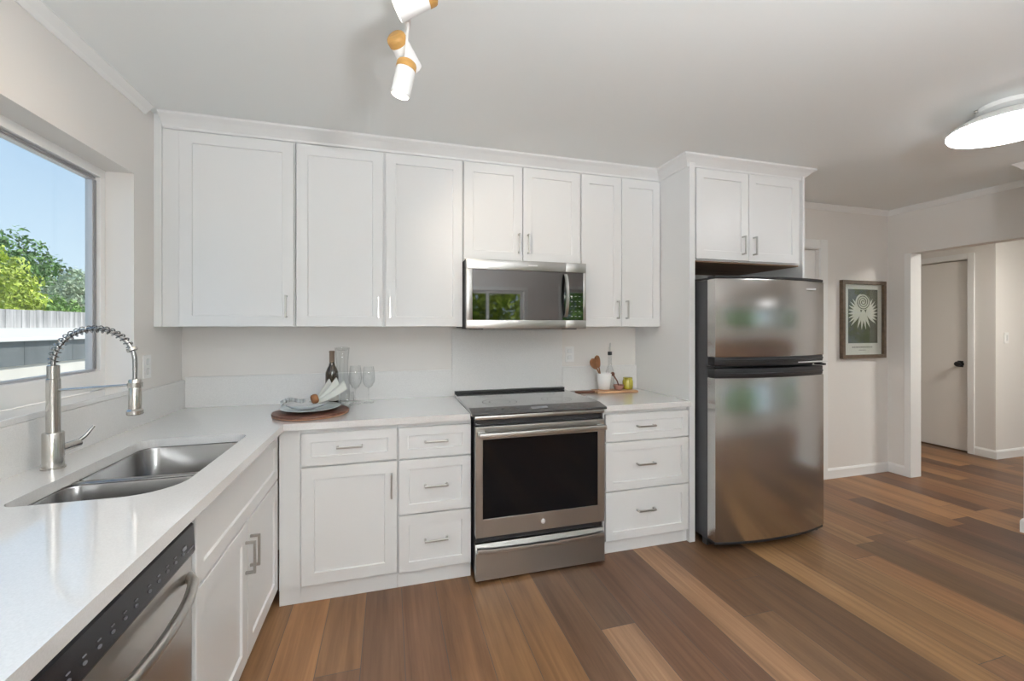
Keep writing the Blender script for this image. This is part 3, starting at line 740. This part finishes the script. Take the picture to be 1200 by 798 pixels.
t = thing('fill_uplight', 'added fill uplight on a tall white stand in the rear room', 'floor lamp', (1.95, -3.75, .0005))  # invented uplight out of view, bounces light off the ceiling
bm = NB(); lathe(bm, [(.14, 0), (.145, .004), (.145, .014), (.13, .020), (.02, .024)], n=40); obj('base', bm, M['lampwhite'], t, smooth=40)
bm = NB(); lathe(bm, [(.012, .0245), (.012, 1.60)], n=20); obj('pole', bm, M['lampwhite'], t, smooth=40)
bm = NB(); lathe(bm, [(.02, 1.601), (.09, 1.615), (.15, 1.655), (.18, 1.71), (.176, 1.71), (.146, 1.66), (.09, 1.622), (.02, 1.608)], n=40, cap0=True); obj('bowl', bm, M['lampwhite'], t, smooth=60)
bm = NB(); lathe(bm, [(.172, 1.700), (.17, 1.705), (.10, 1.712), (.002, 1.714)], n=40); obj('diffuser', bm, M['filltorch'], t, smooth=60)

t = thing('track_light', 'white ceiling spotlight bar with three wood-capped heads', 'ceiling lamp', (1.24, -1.62, H))
def wp(x, y, z): return (x-1.24, y+1.62, z-H)
bm = NB(); box(bm, -.03, .03, -.34, -.14, -.022, -.0005, .004); tube(bm, [(0, -.24, -.022), (0, -.24, -.06)], .006)
box(bm, -.009, .009, -.36, .252, -.074, -.058, .002); obj('bar', bm, M['lampwhite'], t)
heads = [((1.305, -1.64, 2.408), (1.200, -1.612, 2.352)), ((1.197, -1.456, 2.376), (1.262, -1.366, 2.328)), ((1.236, -1.467, 2.286), (1.213, -1.460, 2.176))]
for i, (a, b) in enumerate(heads):
    A = Vector(wp(*a)); B = Vector(wp(*b)); d = (B-A).normalized(); L = (B-A).length
    h = bpy.data.objects.new('spot_head', None); COL.objects.link(h); h.parent = t; h.location = A
    bm = NB(); lathe_dir(bm, [(.031, .022), (.0325, .024), (.0325, L), (.029, L), (.029, L-.02)], (0, 0, 0), d, cap1=False); obj('shade', bm, M['lampwhite'], h, smooth=40)
    bm = NB(); lathe_dir(bm, [(.024, -.006), (.031, -.001), (.0335, .005), (.0335, .023)], (0, 0, 0), d); obj('wood_cap', bm, M['oak'], h, smooth=40)
    bm = NB(); lathe_dir(bm, [(.0285, L-.022), (.0285, L-.008), (.02, L-.004)], (0, 0, 0), d); obj('bulb', bm, M['spotglow'], h, smooth=40)
    mid = d*.045; top = Vector((0-A.x, 0, 0)); ty = A.y+mid.y
    bm = NB(); tube(bm, [mid+Vector((0, 0, .02)), Vector((-A.x, mid.y, -.072-A.z))], .0045, 8); obj('joint', bm, M['lampwhite'], h)
    ld = bpy.data.lights.new('spot_bulb', 'SPOT'); ld.energy = SPOT; ld.color = (1, .86, .70); ld.spot_size = math.radians(70); ld.spot_blend = .9; ld.shadow_soft_size = .025
    lo = bpy.data.objects.new('spot_bulb', ld); COL.objects.link(lo); lo.parent = h; lo.location = d*(L+.004)
    lo.rotation_euler = d.to_track_quat('-Z', 'Y').to_euler()

# ------------------------------------------------------------------ picture
t = thing('framed_print', 'framed botanical print with cream petals, on wall right of fridge', 'picture', (5.453, -.001, 1.459))
hw, hh, fwid = .278, .363, .034
bm = NB()
for (a, b, c_, d_) in ((-hw, hw, hh-fwid, hh), (-hw, hw, -hh, -hh+fwid), (-hw, -hw+fwid, -hh+fwid, hh-fwid), (hw-fwid, hw, -hh+fwid, hh-fwid)): box(bm, a, b, -.034, 0, c_, d_, .002)
obj('frame', bm, M['frame'], t)
bm = NB(); box(bm, -hw+fwid, hw-fwid, -.012, -.001, -hh+fwid, hh-fwid); obj('mat_board', bm, M['paper'], t)
px0, px1, pz0, pz1 = -.185, .190, -.222, .283
bm = NB(); box(bm, px0, px1, -.0135, -.0122, pz0, pz1); pr_ = obj('print', bm, M['ink'], t)
bm = NB()
def petal(bm, cx_, cz_, ang, L, wd_, y=-.0142, n=10):
    pts_ = []
    for s_ in (1, -1):
        rng = range(n+1) if s_ == 1 else range(n-1, 0, -1)
        for i in rng:
            u = i/n; ww = wd_*math.sin(PI*u**.8)*s_
            x_ = u*L; bend = .18*L*u*u
            pts_.append((x_, ww+bend*.3))
    ca, sa = math.cos(ang), math.sin(ang)
    P = [(cx_+p[0]*ca-p[1]*sa, cz_+p[0]*sa+p[1]*ca) for p in pts_]
    P = [(min(max(a, px0+.004), px1-.004), min(max(b, pz0+.004), pz1-.004)) for a, b in P]
    vs = [bm.verts.new((a, y, b)) for a, b in P]
    try: bm.faces.new(vs)
    except Exception: pass
def disc(bm, cx_, cz_, rx, rz_, y, n=36):
    bm.faces.new([bm.verts.new((cx_+rx*math.cos(2*PI*k/n), y, cz_+rz_*math.sin(2*PI*k/n))) for k in range(n)])
disc(bm, .0, .165, .095, .078, -.0139)
for k in range(8): petal(bm, -.025, .06, PI*.70+k*.235, .175, .0125, -.0140-.00002*k)
for k in range(8): petal(bm, .035, .06, PI*.30-k*.235, .165, .0125, -.0142-.00002*k)
for k in range(4): petal(bm, .004, .10, -PI*.64+k*.28, .20, .016, -.0144-.00002*k)
obj('petals', bm, M['cream'], pr_)
bm = NB(); sp_ = []
for i in range(70):
    a = i*.30; r_ = .008+.0012*i; sp_.append((r_*math.cos(a), -.0150, .165+.85*r_*math.sin(a)))
tube(bm, sp_, .0032, 4); obj('spiral_line', bm, M['ink'], pr_)
bm = NB()
xx = -.135
while xx < .12:
    wl = random.uniform(.012, .03); box(bm, xx, xx+wl, -.0132, -.0121, -.266, -.252); xx += wl+.006
box(bm, -.05, .04, -.0132, -.0121, -.290, -.284)
obj('caption', bm, M['graphite'], t)
bm = NB(); box(bm, -hw+fwid, hw-fwid, -.0215, -.0195, -hh+fwid, hh-fwid); obj('glazing', bm, M['pane'], t)

# ------------------------------------------------------------------ things on the left counter
CT = .9145
bm = NB(); lathe(bm, [(.178, 0), (.188, .003), (.190, .006)], n=56, cap1=False)
t = thing('serving_board', 'round dark wooden serving board on the counter corner', 'board', (.768, -.415, CT))
bm.free(); bm = NB(); lathe(bm, [(.180, 0), (.190, .004), (.191, .0085)], n=56); obj('pale_rim', bm, M['boardlight'], t, smooth=40)
bm = NB(); lathe(bm, [(.191, .0086), (.193, .013), (.190, .0195), (.17, .0205)], n=56); obj('top', bm, M['board'], t, smooth=40)
BZ = CT+.0208
bm = NB(); lathe(bm, [(.065, 0), (.070, .002), (.110, .008), (.150, .017), (.152, .019), (.149, .0205), (.108, .0115), (.068, .005), (.01, .0045)], n=56); o = obj('dinner_plate', bm, M['plate'], smooth=60); o.location = (.765, -.41, BZ); tag(o, 'large pale plate lying directly on the round board', 'plate')
bm = NB(); lathe(bm, [(.050, 0), (.055, .002), (.085, .010), (.108, .026), (.110, .028), (.107, .029), (.083, .0135), (.053, .005), (.01, .0045)], n=48); o = obj('salad_plate', bm, M['ceramic'], smooth=60); o.location = (.745, -.41, BZ+.0125); tag(o, 'smaller white bowl-shaped plate stacked on the large plate', 'plate')
def cloth(bm, nx, ny, f, th=.004):
    top = [[bm.verts.new(f(i/nx, j/ny)) for j in range(ny+1)] for i in range(nx+1)]
    bot = [[bm.verts.new(Vector(f(i/nx, j/ny))-Vector((0, 0, th))) for j in range(ny+1)] for i in range(nx+1)]
    for i in range(nx):
        for j in range(ny):
            bm.faces.new((top[i][j], top[i+1][j], top[i+1][j+1], top[i][j+1])); bm.faces.new((bot[i][j], bot[i][j+1], bot[i+1][j+1], bot[i+1][j]))
    for i in range(nx):
        bm.faces.new((top[i][0], bot[i][0], bot[i+1][0], top[i+1][0])); bm.faces.new((top[i][ny], top[i+1][ny], bot[i+1][ny], bot[i][ny]))
    for j in range(ny):
        bm.faces.new((top[0][j], top[0][j+1], bot[0][j+1], bot[0][j])); bm.faces.new((top[nx][j], bot[nx][j], bot[nx][j+1], top[nx][j+1]))
# gathered napkin, its tail on the plate and its fan standing up toward the bottle
bm = NB()
def fn(u, v):
    L = .14*u; spread = .020+.105*abs(u-.12)**.8
    s_ = (v-.5)*2
    return (-.06+L*.98, s_*spread, .006+.105*u**1.4+.014*math.cos(s_*9)*(.25+u)-.02*abs(s_)*u)
cloth(bm, 22, 34, fn); o = obj('linen_napkin', bm, M['linen'], smooth=60); o.location = (.822, -.380, BZ+.038); o.rotation_euler = (0, 0, .62)
tag(o, 'pale linen napkin fanned up on the plates in front of wine bottle', 'napkin')
bm = NB()
def fn2(u, v):
    s_ = (v-.5)*2; return (-.075+.115*u, s_*(.05-.03*u), .010+.012*math.sin(u*5)+.006*math.cos(s_*7+u*4)+.022*u)
cloth(bm, 20, 20, fn2); o = obj('linen_napkin', bm, M['linengrey'], smooth=60); o.location = (.700, -.445, BZ+.040); o.rotation_euler = (0, 0, .25)
tag(o, 'grey striped napkin tail lying on the small white plate', 'napkin')
bm = NB(); lathe_dir(bm, [(.018, -.017), (.024, -.013), (.0265, 0), (.024, .013), (.018, .017), (.016, .010), (.016, -.010), (.018, -.017)], (0, 0, 0), (1, .4, .25), n=28, cap0=False, cap1=False)
o = obj('napkin_ring', bm, M['spoon'], smooth=60); o.location = (.788, -.440, BZ+.064); tag(o, 'brown wooden ring gathering the napkins on the plates', 'napkin ring')
t = thing('wine_bottle', 'dark glass wine bottle behind the round board', 'bottle', (.842, -.165, CT))
bm = NB(); lathe(bm, [(.032, .0), (.037, .004), (.0375, .01), (.0375, .185), (.036, .200), (.028, .222), (.0185, .240), (.0145, .258), (.0142, .30)], n=32); obj('glass', bm, M['wineglass'], t, smooth=50)
bm = NB(); lathe(bm, [(.0155, .262), (.0155, .318), (.0165, .319), (.0165, .328), (.0145, .330)], n=28); obj('foil', bm, M['foil'], t, smooth=40, label='brown foil capsule')
bm = NB(); lathe(bm, [(.0378, .03), (.0380, .031), (.0380, .085), (.0378, .086)], n=32); obj('paper_label', bm, M['paper'], t, smooth=40)
def wineglass(loc, label, hgt=.235, rb=.038, stem=.09, group=None):
    t_ = thing('wine_glass', label, 'glass', loc, 0, group)
    b_ = NB(); z_ = stem; bh = hgt-stem
    lathe(b_, [(.004, z_), (rb*.55, z_+bh*.08), (rb*.92, z_+bh*.28), (rb, z_+bh*.48), (rb*.9, z_+bh*.8), (rb*.78, hgt), (rb*.76, hgt), (rb*.88, z_+bh*.8), (rb*.97, z_+bh*.48), (rb*.89, z_+bh*.29), (rb*.5, z_+bh*.10), (.002, z_+.006)], n=32); obj('bowl', b_, M['clear'], t_, smooth=70)
    b_ = NB(); lathe(b_, [(.0035, .006), (.003, .02), (.003, stem-.01), (.0045, stem)], n=12); obj('stem', b_, M['clear'], t_, smooth=60)
    b_ = NB(); lathe(b_, [(.034, 0), (.034, .0015), (.012, .004), (.004, .008)], n=32); obj('foot', b_, M['clear'], t_, smooth=60)
wineglass((.975, -.150, CT), 'clear wine glass nearest the carafe', .235)
wineglass((1.052, -.125, CT), 'clear wine glass farthest right in the group beside the bottle', .225)
t = thing('glass_carafe', 'tall clear glass carafe between wine bottle and wine glasses', 'carafe', (.893, -.095, CT))
bm = NB(); lathe(bm, [(.040, 0), (.044, .004), (.045, .02), (.044, .12), (.036, .19), (.034, .24), (.044, .345), (.042, .345), (.032, .24), (.034, .19), (.042, .12), (.042, .02), (.01, .008)], n=36); obj('vessel', bm, M['clear'], t, smooth=60)
bm = NB(); lathe(bm, [(.030, .329), (.034, .3435), (.034, .349), (.002, .351)], n=28); obj('lid', bm, M['clear'], t, smooth=60)
t = thing('glass_tumbler', 'short clear stemless glass beside the linen napkin', 'glass', (.935, -.235, CT))
bm = NB(); lathe(bm, [(.026, 0), (.034, .006), (.040, .03), (.041, .055), (.036, .085), (.0345, .085), (.039, .055), (.038, .03), (.03, .009), (.005, .007)], n=32); obj('vessel', bm, M['clear'], t, smooth=60)

# ------------------------------------------------------------------ things on the right counter
t = thing('cutting_board', 'long thin wooden cutting board on short counter right of the oven', 'board', (2.70, -.165, CT), math.radians(-4))
bm = NB(); box(bm, -.10, .215, -.065, .065, 0, .016, .005, 3); obj('plank', bm, M['acacia'], t, smooth=30)
bm = NB(); box(bm, -.232, -.1005, -.020, .020, .001, .0155, .005, 3); lathe(bm, [(.026, .001), (.026, .0155)], (-.222, 0, 0), 20); obj('handle', bm, M['board'], t, smooth=30, label='darker tapering handle')
RZ = CT+.0165
t = thing('utensil_crock', 'white ceramic crock holding wooden spoons on the cutting board', 'crock', (2.685, -.150, RZ))
bm = NB(); lathe(bm, [(.036, 0), (.042, .003), (.052, .085), (.054, .118), (.0535, .121), (.050, .118), (.047, .08), (.038, .008), (.004, .007)], n=40); obj('cup', bm, M['ceramic'], t, smooth=60)
bm = NB(); lathe(bm, [(.030, -.0002), (.0445, -.0001), (.0448, .006), (.0425, .0062)], n=32); obj('base_ring', bm, M['boardlight'], t, smooth=40)
def spoon(a, b, label, rw=.032, rl=.045):
    A = Vector(a); B = Vector(b); d = (B-A).normalized()
    t_ = thing('wooden_spoon', label, 'spoon', a)
    b_ = NB(); tube(b_, [(0, 0, 0), tuple((B-A)*.55), tuple(B-A)], [.005, .0048, .006], 8); obj('handle', b_, M['spoon'], t_, smooth=50)
    b_ = NB(); cc = (B-A)+d*(rl*.85)
    s = Vector((1, 0, 0)); s = (s-d*s.dot(d)).normalized(); nrm = d.cross(s)
    loops_ = []
    for i in range(13):
        u = -1+2*i/12; rr = math.sqrt(max(0, 1-u*u))*(.86+.14*u)+.02
        loops_.append([tuple(cc+d*(u*rl)+s*(rw*rr*math.cos(2*PI*k/14))+nrm*(.009*rr*math.sin(2*PI*k/14)+(.010*(1-u*u)))) for k in range(14)])
    loft(b_, loops_); obj('bowl', b_, M['spoon'], t_, smooth=60)
spoon((2.703, -.155, RZ+.013), (2.628, -.145, RZ+.155), 'wooden spoon leaning left in the white crock')
spoon((2.678, -.138, RZ+.013), (2.655, -.125, RZ+.165), 'upright wooden spoon in the white crock', .028, .047)
t = thing('oil_bottle', 'clear glass oil bottle with black pourer collar behind the crock', 'bottle', (2.772, -.075, CT))
bm = NB(); lathe(bm, [(.030, 0), (.033, .004), (.033, .12), (.028, .15), (.014, .19), (.012, .262), (.0105, .262), (.012, .188), (.026, .148), (.031, .12), (.031, .006), (.004, .005)], n=32); obj('vessel', bm, M['clear'], t, smooth=60)
bm = NB(); lathe(bm, [(.0125, .2625), (.016, .264), (.016, .288), (.013, .290)], n=24); obj('collar', bm, M['black'], t, smooth=40)
bm = NB(); tube(bm, [(0, 0, .2902), (0, 0, .32), (.004, 0, .355)], [.006, .005, .0035], 10); obj('spout', bm, M['nickel'], t, smooth=50)
t = thing('oil_jar', 'small yellow-green ribbed jar at the right end of cutting board', 'jar', (2.873, -.160, RZ))
bm = NB(); lathe(bm, [(.030, 0), (.036, .004), (.038, .02), (.038, .058), (.033, .072), (.030, .076)], n=24); obj('vessel', bm, M['olive'], t, smooth=50)
bm = NB(); lathe(bm, [(.031, .0762), (.034, .077), (.034, .085), (.030, .087)], n=24); obj('lid', bm, M['olive'], t, smooth=40)
t = thing('clay_dish', 'small reddish clay dish between crock and yellow-green jar', 'dish', (2.788, -.175, RZ))
bm = NB(); lathe(bm, [(.022, 0), (.028, .003), (.038, .030), (.040, .036), (.037, .036), (.026, .010), (.003, .008)], n=28); obj('bowl', bm, M['clay'], t, smooth=60)
bm = NB(); A = Vector((2.792, -.175, RZ+.018)); tube(bm, [(0, 0, 0), (-.015, .0, .045), (-.045, .0, .088)], [.005, .005, .006], 8)
lathe_dir(bm, [(.004, -.016), (.013, -.008), (.015, .0), (.012, .010), (.003, .015)], (-.052, 0, .098), (-1, 0, .8), 14)
o = obj('small_scoop', bm, M['board'], smooth=60); o.location = A; tag(o, 'dark brown little scoop sticking up out of the clay dish', 'scoop')

# ------------------------------------------------------------------ outdoors
bm = NB(); box(bm, -40, -.3, -40, 40, -.3, -.1); box(bm, -.3, 40, -40, -6.4, -.3, -.1); struct('ground', bm, M['ground'])
t = thing('garden_wall', 'low garden wall outside window, white cap over dark boards and pale ledge', 'wall', (-2.05, 2, -.1))
bm = NB(); box(bm, -.06, .06, -5.5, 9, 0, 1.145); obj('pale_boards', bm, M['paleledge'], t, label='pale lower boards')
bm = NB()
for k in range(48): box(bm, -.075, .075, -5.5+k*.302, -5.5+k*.302+.298, 1.1455, 1.362)
obj('dark_boards', bm, M['darkboards'], t, label='dark grey upper boards')
bm = NB(); box(bm, -.11, .11, -5.5, 9, 1.3625, 1.388, .003); obj('cap', bm, M['stucco'], t, label='white cap rail')
bm = NB(); box(bm, -4.7, -4.4, -8, 20, -.1, 1.37); tag(obj('retaining_wall', bm, M['stucco']), 'white stucco retaining wall carrying the board fence', 'wall')
t = thing('board_fence', 'weathered grey vertical-board fence beyond the window', 'fence', (-4.55, 0, 1.371))
bm = NB()
for k in range(150): box(bm, -.012, .012, -6+k*.152, -6+k*.152+.145, .0, .30+random.uniform(-.006, .006))
obj('boards', bm, M['fence'], t)
bm = NB(); box(bm, -.05, -.013, -6, 16.8, .04, .10); box(bm, -.05, -.013, -6, 16.8, .20, .26); obj('rails', bm, M['fence'], t)

def tree(name, label, cat, loc, h, lobes, material, nleaf, ls, group=None, trunk=.08):
    t_ = thing(name, label, cat, loc, 0, group)
    b_ = NB(); rnd = random.Random(hash(loc) & 0xffff)
    pts_ = [(0, 0, 0), (.05, .03, h*.25), (-.04, .05, h*.5), (0, 0, h*.75)]
    tube(b_, pts_, [trunk, trunk*.8, trunk*.6, trunk*.25], 8)
    for (lx, ly, lz, lr) in lobes: tube(b_, [(0, 0, h*.3), (lx*.5, ly*.5, (h*.3+lz)*.55), (lx, ly, lz)], [trunk*.45, trunk*.3, trunk*.1], 6)
    obj('trunk', b_, M['bark'], t_, smooth=60)
    b_ = NB(); tot = sum(l[3]**2 for l in lobes)
    for (lx, ly, lz, lr) in lobes:
        for _ in range(int(nleaf*lr*lr/tot)):
            d = Vector((rnd.gauss(0, 1), rnd.gauss(0, 1), rnd.gauss(0, 1))).normalized()
            rr = lr*(.55+.5*rnd.random()**.5); rr *= 1+.22*math.sin(d.x*7+lx)*math.sin(d.y*6+1)*math.sin(d.z*8)
            p = Vector((lx, ly, lz))+d*rr; p.z = max(p.z, .1)
            a = (d+Vector((rnd.gauss(0, .6), rnd.gauss(0, .6), rnd.gauss(0, .6)))).normalized()
            u = a.orthogonal().normalized(); v = a.cross(u); s_ = ls*rnd.uniform(.7, 1.4); ph = rnd.random()*6
            u2 = u*math.cos(ph)+v*math.sin(ph); v2 = -u*math.sin(ph)+v*math.cos(ph)
            vs = [b_.verts.new(p+q) for q in (-u2*s_, v2*s_*.45+a*s_*.1, u2*s_, -v2*s_*.45+a*s_*.1)]
            b_.faces.new(vs)
    obj('foliage', b_, material, t_)
    return t_
G = 'garden trees beyond the fence'
tree('leafy_tree', 'large deep green rounded tree behind the board fence', 'tree', (-11.5, 15.6, -.1), 3.5,
     [(0, -1.5, 3.4, 1.3), (0, .2, 3.5, 1.25), (.2, 1.6, 2.8, 1.2), (.3, -3.0, 3.3, 1.3), (.6, 0, 2.2, 1.4), (.6, 2.6, 2.0, 1.0), (.6, -2.4, 2.2, 1.2)], M['leafdark'], 16000, .085, G, .16)
tree('garden_shrub', 'bright yellow-green bush low behind the fence at window left', 'bush', (-6.4, 7.9, -.1), 1.6,
     [(0, -.1, 2.3, .70), (0, .55, 2.0, .5), (0, -1.0, 2.4, .7), (.1, .2, 1.6, .6)], M['leafyel'], 6000, .055)
tree('leafy_tree', 'pale olive tree near right edge of the window view', 'tree', (-8.0, 13.0, -.1), 2.2,
     [(0, -.5, 2.0, .75), (.1, .5, 2.5, .75), (0, 1.2, 1.9, .7)], M['leafpale'], 7000, .06, G)
tree('garden_shrub', 'low mid green hedge bush between fence and deep green tree', 'bush', (-6.9, 10.4, -.1), 1.4,
     [(0, 0, 1.7, .55), (0, .5, 1.6, .5), (0, -.5, 1.6, .5)], M['leafmid'], 3500, .05)
tree('leafy_tree', 'deep green tree left of the yellow-green bush, beyond the fence', 'tree', (-9.5, 2.5, -.1), 2.8, [(0, 0, 2.8, 1.3), (0, 1.2, 2.2, 1.1), (0, -1.3, 2.3, 1.1)], M['leafdark'], 6000, .085, G)
tree('leafy_tree', 'mid green tree farthest along the fence from the window corner', 'tree', (-9.0, -3.5, -.1), 2.8, [(0, 0, 2.7, 1.2), (0, 1.2, 2.1, 1.1), (0, -1.3, 2.2, 1.1)], M['leafmid'], 5000, .085, G)
for i, (x_, y_, mt, lab) in enumerate(((3.3, -9.6, 'leafyel', 'sunny yellow-green tree outside the small rear window'), (7.6, -9.8, 'leafmid', 'mid green tree outside the large rear window'), (13.2, -8.6, 'leafpale', 'pale green tree outside the far side window'), (13.4, -4.0, 'leafmid', 'mid green tree outside the middle of the far side window'), (13.0, .6, 'leafyel', 'yellow-green tree at the left of the far side window'))):
    tree('leafy_tree', lab, 'tree', (x_, y_, -.1), 2.6, [(0, 0, 2.4, 1.15), (.95, .2, 1.7, 1.05), (-.95, .1, 1.6, 1.05), (.2, .3, .9, .9)], M[mt], 5000, .10, 'trees behind the rear windows')
